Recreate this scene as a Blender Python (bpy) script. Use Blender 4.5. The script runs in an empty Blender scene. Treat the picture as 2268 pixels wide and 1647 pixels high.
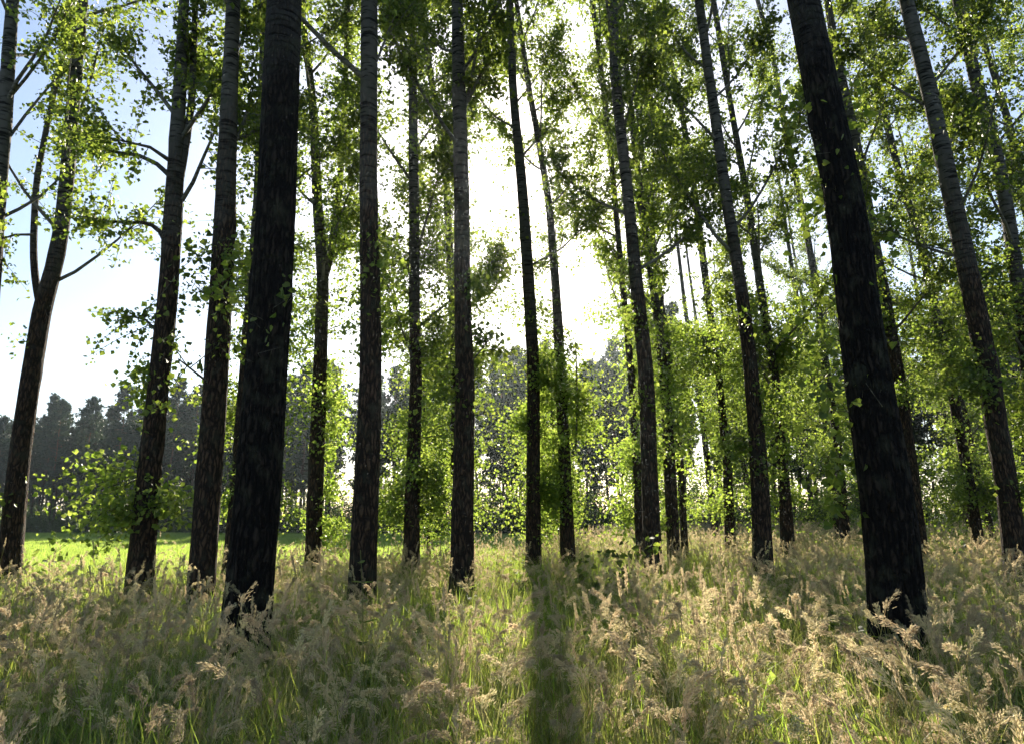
import bpy, math
import numpy as np
from mathutils import Matrix, Vector

# ------------------------------------------------------------------ camera, sky, sun, exposure
sc = bpy.context.scene
R = math.radians
PW, PH, FPX = 2268.0, 1647.0, 1460.0          # photograph's working pixel grid and focal length in it
CAM_Z, PITCH, ROLL = 1.70, R(12.4), R(-0.6)
SUN_EL, SUN_AZ = R(28.4), R(1.2)              # azimuth measured from +Y towards +X
SUN_POWER, SKY_POWER, EXPOSURE = 5.0, 0.07, 1.6
HAZE_DENSITY, HAZE_G = 0.00025, 0.74

cam_d = bpy.data.cameras.new('camera'); cam = bpy.data.objects.new('camera', cam_d)
sc.collection.objects.link(cam)
cam_d.sensor_width = 36.0; cam_d.lens = 36.0 * FPX / PW; cam_d.clip_end = 3000; cam_d.clip_start = 0.05
CM = Matrix.Translation((0, 0, CAM_Z)) @ Matrix.Rotation(math.pi / 2 + PITCH, 4, 'X') @ Matrix.Rotation(ROLL, 4, 'Z')
cam.matrix_world = CM
sc.camera = cam
C3 = np.array(CM.to_3x3())

world = bpy.data.worlds.new('World'); sc.world = world; world.use_nodes = True
wn = world.node_tree.nodes; wl = world.node_tree.links
for n in list(wn): wn.remove(n)
wo = wn.new('ShaderNodeOutputWorld'); wb = wn.new('ShaderNodeBackground'); sky = wn.new('ShaderNodeTexSky')
sky.sky_type = 'NISHITA'; sky.sun_disc = False
sky.sun_elevation = SUN_EL; sky.sun_rotation = SUN_AZ
sky.air_density = 1.0; sky.dust_density = 0.9; sky.ozone_density = 1.0; sky.altitude = 50
wb.inputs['Strength'].default_value = SKY_POWER
wl.new(sky.outputs[0], wb.inputs[0]); wl.new(wb.outputs[0], wo.inputs[0])

sun_d = bpy.data.lights.new('sun', 'SUN'); sun = bpy.data.objects.new('sun', sun_d)
sc.collection.objects.link(sun)
sun_d.energy = SUN_POWER; sun_d.angle = R(0.55); sun_d.color = (1.0, 0.90, 0.74)
SD = Vector((math.sin(SUN_AZ) * math.cos(SUN_EL), math.cos(SUN_AZ) * math.cos(SUN_EL), math.sin(SUN_EL)))
sun.rotation_euler = SD.to_track_quat('Z', 'Y').to_euler()
sun.location = (0, 0, 40)

vs = sc.view_settings
vs.view_transform = 'Standard'; vs.look = 'None'; vs.exposure = EXPOSURE; vs.gamma = 1.0; vs.use_curve_mapping = False
cy = sc.cycles
cy.use_adaptive_sampling = True; cy.adaptive_threshold = 0.03; cy.max_bounces = 5; cy.diffuse_bounces = 3; cy.glossy_bounces = 2; cy.transmission_bounces = 4; cy.volume_bounces = 0
cy.transparent_max_bounces = 4; cy.use_denoising = True; cy.sample_clamp_indirect = 6.0
cy.caustics_reflective = False; cy.caustics_refractive = False

# ------------------------------------------------------------------ helpers
def ray(px, py):
    d = C3 @ np.array([(px - PW / 2) / FPX, -(py - PH / 2) / FPX, -1.0])
    return d
def at(px, py, depth):
    """world point seen at a photo pixel on the upright plane y = depth"""
    d = ray(px, py); t = depth / d[1]
    return np.array([0, 0, CAM_Z]) + d * t
def project(P):
    q = (np.asarray(P) - np.array([0, 0, CAM_Z])) @ C3
    z = np.maximum(-q[..., 2], 1e-3)
    return PW / 2 + FPX * q[..., 0] / z, PH / 2 - FPX * q[..., 1] / z, -q[..., 2]

def link(o, parent=None):
    sc.collection.objects.link(o)
    if parent is not None: o.parent = parent
    return o
def tag(o, label=None, cat=None, group=None, kind=None):
    if label: o['label'] = label
    if cat: o['category'] = cat
    if group: o['group'] = group
    if kind: o['kind'] = kind
    return o
def empty(name, loc):
    o = bpy.data.objects.new(name, None); o.location = loc; o.empty_display_size = 0.3
    return link(o)

def mesh_np(name, V, F, mats, mat_idx=None, tint=None, smooth=False):
    """F: (n,3) or (n,4) int array, or list of such arrays"""
    if not isinstance(F, list): F = [F]
    F = [f for f in F if len(f)]
    me = bpy.data.meshes.new(name)
    V = np.ascontiguousarray(V, dtype=np.float32)
    me.vertices.add(len(V)); me.vertices.foreach_set('co', V.ravel())
    loops = np.concatenate([f.ravel() for f in F]).astype(np.int32)
    tot = np.concatenate([np.full(len(f), f.shape[1], np.int32) for f in F])
    start = np.concatenate([[0], np.cumsum(tot)[:-1]]).astype(np.int32)
    me.loops.add(len(loops)); me.loops.foreach_set('vertex_index', loops)
    me.polygons.add(len(tot)); me.polygons.foreach_set('loop_start', start); me.polygons.foreach_set('loop_total', tot)
    if mat_idx is not None: me.polygons.foreach_set('material_index', np.asarray(mat_idx, np.int32))
    me.polygons.foreach_set('use_smooth', np.full(len(tot), smooth, bool))
    for m in (mats if isinstance(mats, (list, tuple)) else [mats]): me.materials.append(m)
    if tint is not None:
        a = me.attributes.new('tint', 'FLOAT', 'POINT'); a.data.foreach_set('value', np.asarray(tint, np.float32))
    me.update(calc_edges=True); me.validate()
    return me
def obj(name, me, parent=None):
    return link(bpy.data.objects.new(name, me), parent)

class Geo:
    """collects triangles/quads with a per-vertex tint and a material slot"""
    def __init__(s): s.V = []; s.F3 = []; s.F4 = []; s.T = []; s.M3 = []; s.M4 = []; s.n = 0
    def add(s, V, F, tint=0.5, mat=0):
        V = np.asarray(V, float).reshape(-1, 3); F = np.asarray(F, int)
        s.V.append(V); s.T.append(np.broadcast_to(np.asarray(tint, float), (len(V),)))
        if F.shape[1] == 3: s.F3.append(F + s.n); s.M3.append(np.full(len(F), mat))
        else: s.F4.append(F + s.n); s.M4.append(np.full(len(F), mat))
        s.n += len(V)
    def mesh(s, name, mats, smooth=False):
        F = []; M = []
        if s.F3: F.append(np.concatenate(s.F3)); M.append(np.concatenate(s.M3))
        if s.F4: F.append(np.concatenate(s.F4)); M.append(np.concatenate(s.M4))
        return mesh_np(name, np.concatenate(s.V), F, mats, np.concatenate(M), np.concatenate(s.T), smooth)

def unit(v): return v / np.maximum(np.linalg.norm(v, axis=-1, keepdims=True), 1e-9)
def tube(P, rad, seg=8, cap=True):
    """one tapered tube along polyline P; returns V, F(quads)"""
    P = np.asarray(P, float); rad = np.asarray(rad, float); n = len(P)
    T = np.gradient(P, axis=0); T = unit(T)
    ref = np.array([0.31, 0.95, 0.05]); A = unit(np.cross(T, ref)); B = np.cross(T, A)
    a = np.linspace(0, 2 * math.pi, seg, endpoint=False)
    ring = A[:, None, :] * np.cos(a)[None, :, None] + B[:, None, :] * np.sin(a)[None, :, None]
    r = rad if rad.ndim == 2 else rad[:, None]
    V = (P[:, None, :] + ring * r[..., None]).reshape(-1, 3)
    i, j = np.meshgrid(np.arange(n - 1), np.arange(seg), indexing='ij')
    j2 = (j + 1) % seg
    F = np.stack([i * seg + j, i * seg + j2, (i + 1) * seg + j2, (i + 1) * seg + j], -1).reshape(-1, 4)
    return V, F
def many_tubes(P, r0, r1, seg=3):
    """P: (m,k,3) polylines, all the same length"""
    m, k, _ = P.shape
    T = unit(np.gradient(P, axis=1)); ref = np.array([0.31, 0.95, 0.05]); A = unit(np.cross(T, ref)); B = np.cross(T, A)
    a = np.linspace(0, 2 * math.pi, seg, endpoint=False)
    t = np.linspace(0, 1, k)[None, :, None, None]
    r = (np.reshape(r0, (-1, 1, 1, 1)) * (1 - t) + np.reshape(r1, (-1, 1, 1, 1)) * t)
    V = P[:, :, None, :] + r * (A[:, :, None, :] * np.cos(a)[None, None, :, None] + B[:, :, None, :] * np.sin(a)[None, None, :, None])
    b = np.arange(m)[:, None, None] * (k * seg); i = np.arange(k - 1)[None, :, None]; j = np.arange(seg)[None, None, :]
    j2 = (j + 1) % seg
    F = np.stack(np.broadcast_arrays(b + i * seg + j, b + i * seg + j2, b + (i + 1) * seg + j2, b + (i + 1) * seg + j), -1).reshape(-1, 4)
    return V.reshape(-1, 3), F

KITE = (np.array([[0, 0, 0], [.46, .38, .10], [0, 1, -.06], [-.46, .38, .10]]), np.array([[0, 1, 2], [0, 2, 3]]))
HEART = (np.array([[0, .04, 0], [.28, -.06, .05], [.50, .20, .09], [.36, .58, .04], [0, 1.05, -.12],
                   [-.36, .58, .04], [-.50, .20, .09], [-.28, -.06, .05]]),
         np.array([[0, 1, 2], [0, 2, 3], [0, 3, 4], [0, 4, 5], [0, 5, 6], [0, 6, 7]]))
LANCE = (np.array([[0, 0, 0], [.13, .25, .03], [.11, .6, .0], [0, 1, -.12], [-.11, .6, .0], [-.13, .25, .03]]),
         np.array([[0, 1, 2], [0, 2, 3], [0, 3, 4], [0, 4, 5]]))
def leaves(P, size, rng, shape=KITE, droop=0.35, out=None):
    """a leaf at each point: random hang, returns V, F, tint"""
    n = len(P); lv, lf = shape
    ax = rng.normal(size=(n, 3)); ax[:, 2] -= droop * 2
    if out is not None: ax += out
    ax = unit(ax); nr = rng.normal(size=(n, 3)); nr[:, 2] += 0.4
    X = unit(np.cross(ax, nr)); N = np.cross(X, ax)
    s = size * rng.uniform(.5, 1.35, n)
    V = P[:, None, :] + s[:, None, None] * (lv[None, :, 0:1] * X[:, None, :] + lv[None, :, 1:2] * ax[:, None, :] + lv[None, :, 2:3] * N[:, None, :])
    F = (lf[None] + (np.arange(n) * len(lv))[:, None, None]).reshape(-1, 3)
    t = np.repeat(rng.uniform(0, 1, n) ** 1.5, len(lv))
    return V.reshape(-1, 3), F, t

def wav(x, seed, octaves=((1.0, 1.0), (2.3, .5), (5.1, .25))):
    r = np.random.RandomState(seed); o = 0
    for f, a in octaves: o = o + a * np.sin(x * f + r.uniform(0, 6.28)) * np.cos(x * f * .37 + r.uniform(0, 6.28))
    return o
def noise2(x, y, seed, freq):
    r = np.random.RandomState(seed); o = 0; tot = 0
    for k in range(7):
        a = r.uniform(0, 6.28); f = freq * r.uniform(.5, 1.9); w = 1 / (0.4 + f / freq)
        o = o + w * np.sin(f * (x * math.cos(a) + y * math.sin(a)) + r.uniform(0, 6.28)); tot += w
    return 0.5 + 0.5 * np.clip(o / (tot * .55), -1, 1)

# ------------------------------------------------------------------ materials
def new_mat(name):
    m = bpy.data.materials.new(name); m.use_nodes = True
    for n in list(m.node_tree.nodes): m.node_tree.nodes.remove(n)
    return m, m.node_tree.nodes, m.node_tree.links
def ramp(nodes, stops):
    r = nodes.new('ShaderNodeValToRGB'); cr = r.color_ramp
    while len(cr.elements) < len(stops): cr.elements.new(0.5)
    for e, (p, c) in zip(cr.elements, stops): e.position = p; e.color = (*c, 1)
    return r
def leaf_mat(name, dark, light, tdark, tlight, trans=0.5, rough=0.5, spec=0.3, vary=.22):
    m, n, l = new_mat(name)
    at_ = n.new('ShaderNodeAttribute'); at_.attribute_name = 'tint'
    r1 = ramp(n, [(0, dark), (1, light)]); r2 = ramp(n, [(0, tdark), (1, tlight)])
    l.new(at_.outputs['Fac'], r1.inputs[0]); l.new(at_.outputs['Fac'], r2.inputs[0])
    p = n.new('ShaderNodeBsdfPrincipled'); p.inputs['Roughness'].default_value = rough
    p.inputs['Specular IOR Level'].default_value = spec
    oi = n.new('ShaderNodeObjectInfo'); mr = n.new('ShaderNodeMapRange'); mr.inputs['To Min'].default_value = 1 - vary; mr.inputs['To Max'].default_value = 1 + vary
    l.new(oi.outputs['Random'], mr.inputs['Value'])
    hs = []
    for r_ in (r1, r2):
        h = n.new('ShaderNodeHueSaturation'); l.new(mr.outputs[0], h.inputs['Value']); l.new(r_.outputs[0], h.inputs['Color']); hs.append(h)
    l.new(hs[0].outputs[0], p.inputs['Base Color'])
    t = n.new('ShaderNodeBsdfTranslucent'); l.new(hs[1].outputs[0], t.inputs['Color'])
    mx = n.new('ShaderNodeMixShader'); mx.inputs[0].default_value = trans
    l.new(p.outputs[0], mx.inputs[1]); l.new(t.outputs[0], mx.inputs[2])
    o = n.new('ShaderNodeOutputMaterial'); l.new(mx.outputs[0], o.inputs['Surface'])
    return m
def bark_mat(name, low_a, low_b, hi_a, hi_b, z0, z1, bump=0.03):
    m, n, l = new_mat(name)
    tc = n.new('ShaderNodeTexCoord')
    mp = n.new('ShaderNodeMapping'); mp.inputs['Scale'].default_value = (34, 34, 5.0); l.new(tc.outputs['Object'], mp.inputs[0])
    nz = n.new('ShaderNodeTexNoise'); nz.inputs['Scale'].default_value = 1.0; nz.inputs['Detail'].default_value = 5; nz.inputs['Roughness'].default_value = .62
    l.new(mp.outputs[0], nz.inputs['Vector'])
    dst = n.new('ShaderNodeTexNoise'); dst.inputs['Scale'].default_value = 9.0; dst.inputs['Detail'].default_value = 3; l.new(tc.outputs['Object'], dst.inputs['Vector'])
    dv = n.new('ShaderNodeVectorMath'); dv.operation = 'MULTIPLY_ADD'; dv.inputs[1].default_value = (.07, .07, .07); l.new(dst.outputs['Color'], dv.inputs[0]); l.new(tc.outputs['Object'], dv.inputs[2])
    mpv = n.new('ShaderNodeMapping'); mpv.inputs['Scale'].default_value = (21, 21, 4.6); l.new(dv.outputs[0], mpv.inputs[0])
    vo = n.new('ShaderNodeTexVoronoi'); vo.feature = 'DISTANCE_TO_EDGE'; vo.inputs['Scale'].default_value = 1.0; l.new(mpv.outputs[0], vo.inputs['Vector'])
    vm = n.new('ShaderNodeMath'); vm.operation = 'MULTIPLY_ADD'; vm.inputs[1].default_value = 1.5; vm.inputs[2].default_value = -.28; l.new(vo.outputs['Distance'], vm.inputs[0])
    va = n.new('ShaderNodeMath'); va.operation = 'ADD'; l.new(vm.outputs[0], va.inputs[0]); l.new(nz.outputs['Fac'], va.inputs[1])
    fis = ramp(n, [(.30, (0, 0, 0)), (.66, (1, 1, 1))]); l.new(va.outputs[0], fis.inputs[0])
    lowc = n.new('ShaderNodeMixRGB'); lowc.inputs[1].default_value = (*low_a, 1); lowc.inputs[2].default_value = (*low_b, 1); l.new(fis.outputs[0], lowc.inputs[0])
    mp2 = n.new('ShaderNodeMapping'); mp2.inputs['Scale'].default_value = (3.5, 3.5, 26); l.new(tc.outputs['Object'], mp2.inputs[0])
    nz2 = n.new('ShaderNodeTexNoise'); nz2.inputs['Scale'].default_value = 1.0; nz2.inputs['Detail'].default_value = 3; l.new(mp2.outputs[0], nz2.inputs['Vector'])
    bands = ramp(n, [(.36, (0, 0, 0)), (.47, (1, 1, 1))]); l.new(nz2.outputs['Fac'], bands.inputs[0])
    hic = n.new('ShaderNodeMixRGB'); hic.inputs[1].default_value = (*hi_a, 1); hic.inputs[2].default_value = (*hi_b, 1); l.new(bands.outputs[0], hic.inputs[0])
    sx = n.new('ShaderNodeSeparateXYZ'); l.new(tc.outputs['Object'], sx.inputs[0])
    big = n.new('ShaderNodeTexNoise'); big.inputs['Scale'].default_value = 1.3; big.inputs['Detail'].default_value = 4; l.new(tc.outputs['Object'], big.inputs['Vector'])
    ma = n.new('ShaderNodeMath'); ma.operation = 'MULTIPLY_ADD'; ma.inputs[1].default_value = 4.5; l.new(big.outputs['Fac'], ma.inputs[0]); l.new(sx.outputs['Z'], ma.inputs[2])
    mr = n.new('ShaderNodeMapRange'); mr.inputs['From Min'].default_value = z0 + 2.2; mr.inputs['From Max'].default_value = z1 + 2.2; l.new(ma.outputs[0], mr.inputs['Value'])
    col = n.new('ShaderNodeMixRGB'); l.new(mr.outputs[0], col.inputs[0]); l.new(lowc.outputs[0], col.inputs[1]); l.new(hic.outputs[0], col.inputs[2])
    # lichen and grime patches
    pat = n.new('ShaderNodeTexNoise'); pat.inputs['Scale'].default_value = 5.5; pat.inputs['Detail'].default_value = 6; l.new(tc.outputs['Object'], pat.inputs['Vector'])
    pr = ramp(n, [(.52, (0, 0, 0)), (.68, (.55, .55, .55))]); l.new(pat.outputs['Fac'], pr.inputs[0])
    lic = n.new('ShaderNodeMixRGB'); lic.inputs[2].default_value = (.05, .052, .032, 1); l.new(pr.outputs[0], lic.inputs[0]); l.new(col.outputs[0], lic.inputs[1])
    p = n.new('ShaderNodeBsdfPrincipled'); p.inputs['Roughness'].default_value = .9; p.inputs['Specular IOR Level'].default_value = .15
    l.new(lic.outputs[0], p.inputs['Base Color'])
    hm = n.new('ShaderNodeMixRGB'); l.new(mr.outputs[0], hm.inputs[0]); l.new(fis.outputs[0], hm.inputs[1]); l.new(bands.outputs[0], hm.inputs[2])
    bp = n.new('ShaderNodeBump'); bp.inputs['Distance'].default_value = bump; bp.inputs['Strength'].default_value = .9
    l.new(hm.outputs[0], bp.inputs['Height']); l.new(bp.outputs[0], p.inputs['Normal'])
    o = n.new('ShaderNodeOutputMaterial'); l.new(p.outputs[0], o.inputs[0])
    return m
def ground_mat(name, stops, scale, bump=.05, rough=.95):
    m, n, l = new_mat(name)
    tc = n.new('ShaderNodeTexCoord')
    a = n.new('ShaderNodeTexNoise'); a.inputs['Scale'].default_value = scale; a.inputs['Detail'].default_value = 8; a.inputs['Roughness'].default_value = .65
    l.new(tc.outputs['Object'], a.inputs['Vector'])
    r = ramp(n, stops); l.new(a.outputs['Fac'], r.inputs[0])
    p = n.new('ShaderNodeBsdfPrincipled'); p.inputs['Roughness'].default_value = rough; p.inputs['Specular IOR Level'].default_value = .1
    l.new(r.outputs[0], p.inputs['Base Color'])
    b = n.new('ShaderNodeBump'); b.inputs['Distance'].default_value = bump; l.new(a.outputs['Fac'], b.inputs['Height']); l.new(b.outputs[0], p.inputs['Normal'])
    o = n.new('ShaderNodeOutputMaterial'); l.new(p.outputs[0], o.inputs[0])
    return m

M = {}
M['poplar_leaf'] = leaf_mat('poplar_leaf', (.030, .050, .014), (.075, .105, .026), (.14, .22, .025), (.46, .56, .075), .5, .42, .3)
M['shoot_leaf'] = leaf_mat('shoot_leaf', (.055, .09, .022), (.09, .13, .035), (.22, .34, .035), (.50, .60, .10), .55, .45, .3)  # lighter green of young leaves, with sun from behind also put into the colour
M['poplar_bark'] = bark_mat('poplar_bark', (.016, .011, .008), (.085, .052, .031), (.016, .015, .013), (.10, .094, .08), 5.6, 8.4)  # lower bark colour includes warm light bounced off the grass and haze glare
M['shaded_bark'] = bark_mat('shaded_bark', (.005, .004, .0035), (.027, .020, .015), (.012, .011, .010), (.075, .070, .060), 6.2, 8.2, .05)  # darker copy of the poplar bark; shade of the backlit near trunks in its colour
M['branch_bark'] = bark_mat('branch_bark', (.05, .045, .035), (.13, .12, .09), (.06, .055, .045), (.16, .15, .12), 4.0, 8.0, .008)
M['pine_bark'] = bark_mat('pine_bark', (.04, .03, .024), (.11, .085, .065), (.09, .055, .035), (.20, .125, .08), 7, 11)
M['pine_needle'] = leaf_mat('pine_needle', (.030, .050, .036), (.058, .085, .056), (.04, .07, .03), (.07, .11, .04), .25, .5, .25)
M['shrub_leaf'] = leaf_mat('shrub_leaf', (.03, .055, .02), (.06, .09, .03), (.08, .14, .025), (.14, .22, .04), .4, .5, .25)
M['weed_leaf'] = leaf_mat('weed_leaf', (.06, .10, .025), (.10, .14, .04), (.26, .38, .05), (.42, .52, .09), .55, .6, .2)
M['dark_leaf'] = leaf_mat('dark_leaf', (.03, .05, .02), (.05, .07, .025), (.06, .10, .02), (.12, .18, .03), .3, .4, .4)
M['blade'] = leaf_mat('blade', (.06, .105, .022), (.12, .16, .04), (.28, .44, .05), (.58, .64, .11), .54, .5, .25, .4)
M['crop_blade'] = leaf_mat('crop_blade', (.07, .13, .025), (.10, .17, .035), (.38, .54, .08), (.52, .66, .13), .55, .5, .25)
M['straw'] = leaf_mat('straw', (.17, .18, .06), (.34, .32, .13), (.34, .36, .10), (.56, .54, .20), .4, .55, .3)
M['plume'] = leaf_mat('plume', (.42, .31, .20), (.52, .46, .25), (.64, .49, .32), (.78, .70, .38), .5, .6, .25, .3)
M['soil'] = ground_mat('soil', [(.3, (.020, .024, .010)), (.55, (.045, .050, .020)), (.75, (.085, .075, .040))], 6.0)
M['field'] = ground_mat('field', [(.3, (.055, .11, .02)), (.7, (.07, .15, .03))], 1.2)

# ------------------------------------------------------------------ ground, field
def terrain(x, y):
    return 0.05 * np.sin(x * .21 + 1.0) * np.cos(y * .17) + 0.03 * np.sin(x * .6 + y * .45)
def build_ground():
    def axis(lim):
        a = np.concatenate([np.arange(0, 40, 1.0), np.array([40, 50, 65, 90, 130, 200, 320, 600, 1000])]); a = a[a <= lim]
        return np.concatenate([-a[:0:-1], a])
    xs = axis(1000); ys = axis(1000)
    X, Y = np.meshgrid(xs, ys, indexing='ij'); fade = np.clip(1 - np.hypot(X, Y) / 60, 0, 1)
    V = np.stack([X, Y, terrain(X, Y) * fade], -1).reshape(-1, 3)
    n, k = X.shape; i, j = np.meshgrid(np.arange(n - 1), np.arange(k - 1), indexing='ij')
    F = np.stack([i * k + j, (i + 1) * k + j, (i + 1) * k + j + 1, i * k + j + 1], -1).reshape(-1, 4)
    tag(obj('ground', mesh_np('ground', V, F, M['soil'], smooth=True)), kind='structure')
build_ground()
FIELD = np.array([(-140, 12.5), (-22, 13.5), (-10, 15.5), (-3.5, 21), (1.0, 28), (5.5, 38), (7.0, 58), (-2, 63), (-22, 72), (-45, 86), (-85, 104), (-140, 118)])
fV = np.c_[FIELD, np.full(len(FIELD), .09)]
me = bpy.data.meshes.new('field'); me.from_pydata([tuple(v) for v in fV], [], [list(range(len(fV)))]); me.materials.append(M['field'])
tag(obj('field', me), kind='structure')
def in_poly(x, y, poly):
    c = np.zeros(x.shape, bool); n = len(poly)
    for a in range(n):
        (x0, y0), (x1, y1) = poly[a], poly[(a + 1) % n]
        hit = ((y0 > y) != (y1 > y)) & (x < (x1 - x0) * (y - y0) / (y1 - y0 + 1e-12) + x0)
        c ^= hit
    return c

# ------------------------------------------------------------------ poplars
# open patches between the crowns where sky shows: (cx, cy, rx, ry, chance that a twig is absent)
GAPS = [(1185, 400, 36, 60, .95), (1105, 430, 58, 75, .86), (1285, 650, 56, 115, .88), (1105, 725, 58, 40, .85), (1325, 785, 44, 56, .8), (1250, 530, 36, 50, .6),
        (1430, 560, 130, 120, .2), (1098, 1030, 34, 140, .93), (1325, 1040, 46, 120, .9), (1545, 1010, 36, 160, .8), (760, 1030, 26, 110, .85), (2062, 980, 36, 90, .75),
        (1650, 1080, 26, 90, .8), (1790, 1060, 26, 90, .7), (655, 1060, 20, 110, .6), (975, 1080, 18, 110, .6), (410, 1050, 24, 90, .6),
        (1520, 620, 44, 85, .75), 
        (315, 280, 85, 190, .88), (440, 370, 48, 120, .88), (270, 470, 90, 45, .6), (235, 650, 130, 85, .75), (130, 830, 170, 85, .97),
        (400, 850, 45, 80, .75), (45, 330, 42, 140, .7), (430, 540, 40, 110, .75), (110, 150, 45, 90, .55), (680, 250, 22, 130, .6),
        (682, 450, 22, 90, .7), (1980, 560, 50, 60, .6), (2100, 540, 32, 60, .5), (30, 720, 60, 60, .7), (30, 480, 40, 60, .4), (740, 640, 14, 60, .6),
        (870, 640, 26, 60, .6), (650, 780, 30, 70, .6)]
def gap_keep(P, rng):
    x, y, z = project(P); keep = np.ones(len(P), bool)
    for cx, cy_, rx, ry, p in GAPS:
        q = ((x - cx) / rx) ** 2 + ((y - cy_) / ry) ** 2
        keep &= ~((q < 1) & (rng.uniform(size=len(P)) < p) & (z > 0))
    return keep

def in_gap(P, pmin):
    x, y, z = project(P)
    return any(p >= pmin and np.any(((x - cx) / rx) ** 2 + ((y - cy_) / ry) ** 2 < .9) for cx, cy_, rx, ry, p in GAPS)
def resample(P, step):
    P = np.asarray(P, float); s = np.concatenate([[0], np.cumsum(np.linalg.norm(np.diff(P, axis=0), axis=1))])
    n = max(3, int(s[-1] / step)); t = np.linspace(0, s[-1], n)
    Q = np.stack([np.interp(t, s, P[:, k]) for k in range(P.shape[1])], 1)
    w = max(1, min(len(Q) // 6, int(.7 / step)))
    if w > 1:
        ker = np.hanning(2 * w + 3)[1:-1]; ker /= ker.sum(); pad = len(ker) // 2
        lo = 2 * Q[0] - Q[1:pad + 1][::-1]; hi = 2 * Q[-1] - Q[-pad - 1:-1][::-1]
        E = np.vstack([lo, Q, hi])
        Q = np.stack([np.convolve(E[:, k], ker, 'valid') for k in range(P.shape[1])], 1)
    return Q

def limb_curve(p0, az, incl, length, rng, k=7, rise=.55):
    """starts at incl from vertical and bends upward"""
    pts = [np.array(p0, float)]; step = length / (k - 1); a = az; th = incl
    for i in range(k - 1):
        d = np.array([math.cos(a) * math.sin(th), math.sin(a) * math.sin(th), math.cos(th)])
        pts.append(pts[-1] + d * step); th *= (1 - rise / (k - 1)); th += rng.normal() * .06; a += rng.normal() * .10
    return np.array(pts)

def twig_set(starts, dirs, lens, rng, k=3, sag=.15):
    n = len(starts); t = np.linspace(0, 1, k)
    P = starts[:, None, :] + dirs[:, None, :] * (lens[:, None] * t[None])[..., None]
    P[..., 2] -= sag * lens[:, None] * (t ** 2)[None]
    P[:, 1:, :] += rng.normal(size=(n, k - 1, 3)) * .05
    return P
def leaves_on(P, per, size, rng, shape, spread=.09, u0=.12):
    """per leaves on each twig polyline (m,k,3)"""
    m, k, _ = P.shape; n = rng.poisson(per, m); idx = np.repeat(np.arange(m), n)
    u = rng.uniform(u0, 1.06, len(idx)) * (k - 1); i = np.clip(u.astype(int), 0, k - 2); f = (u - i)[:, None]
    Q = P[idx, i] * (1 - f) + P[idx, i + 1] * f + rng.normal(size=(len(idx), 3)) * spread
    return leaves(Q, size, rng, shape)

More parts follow.
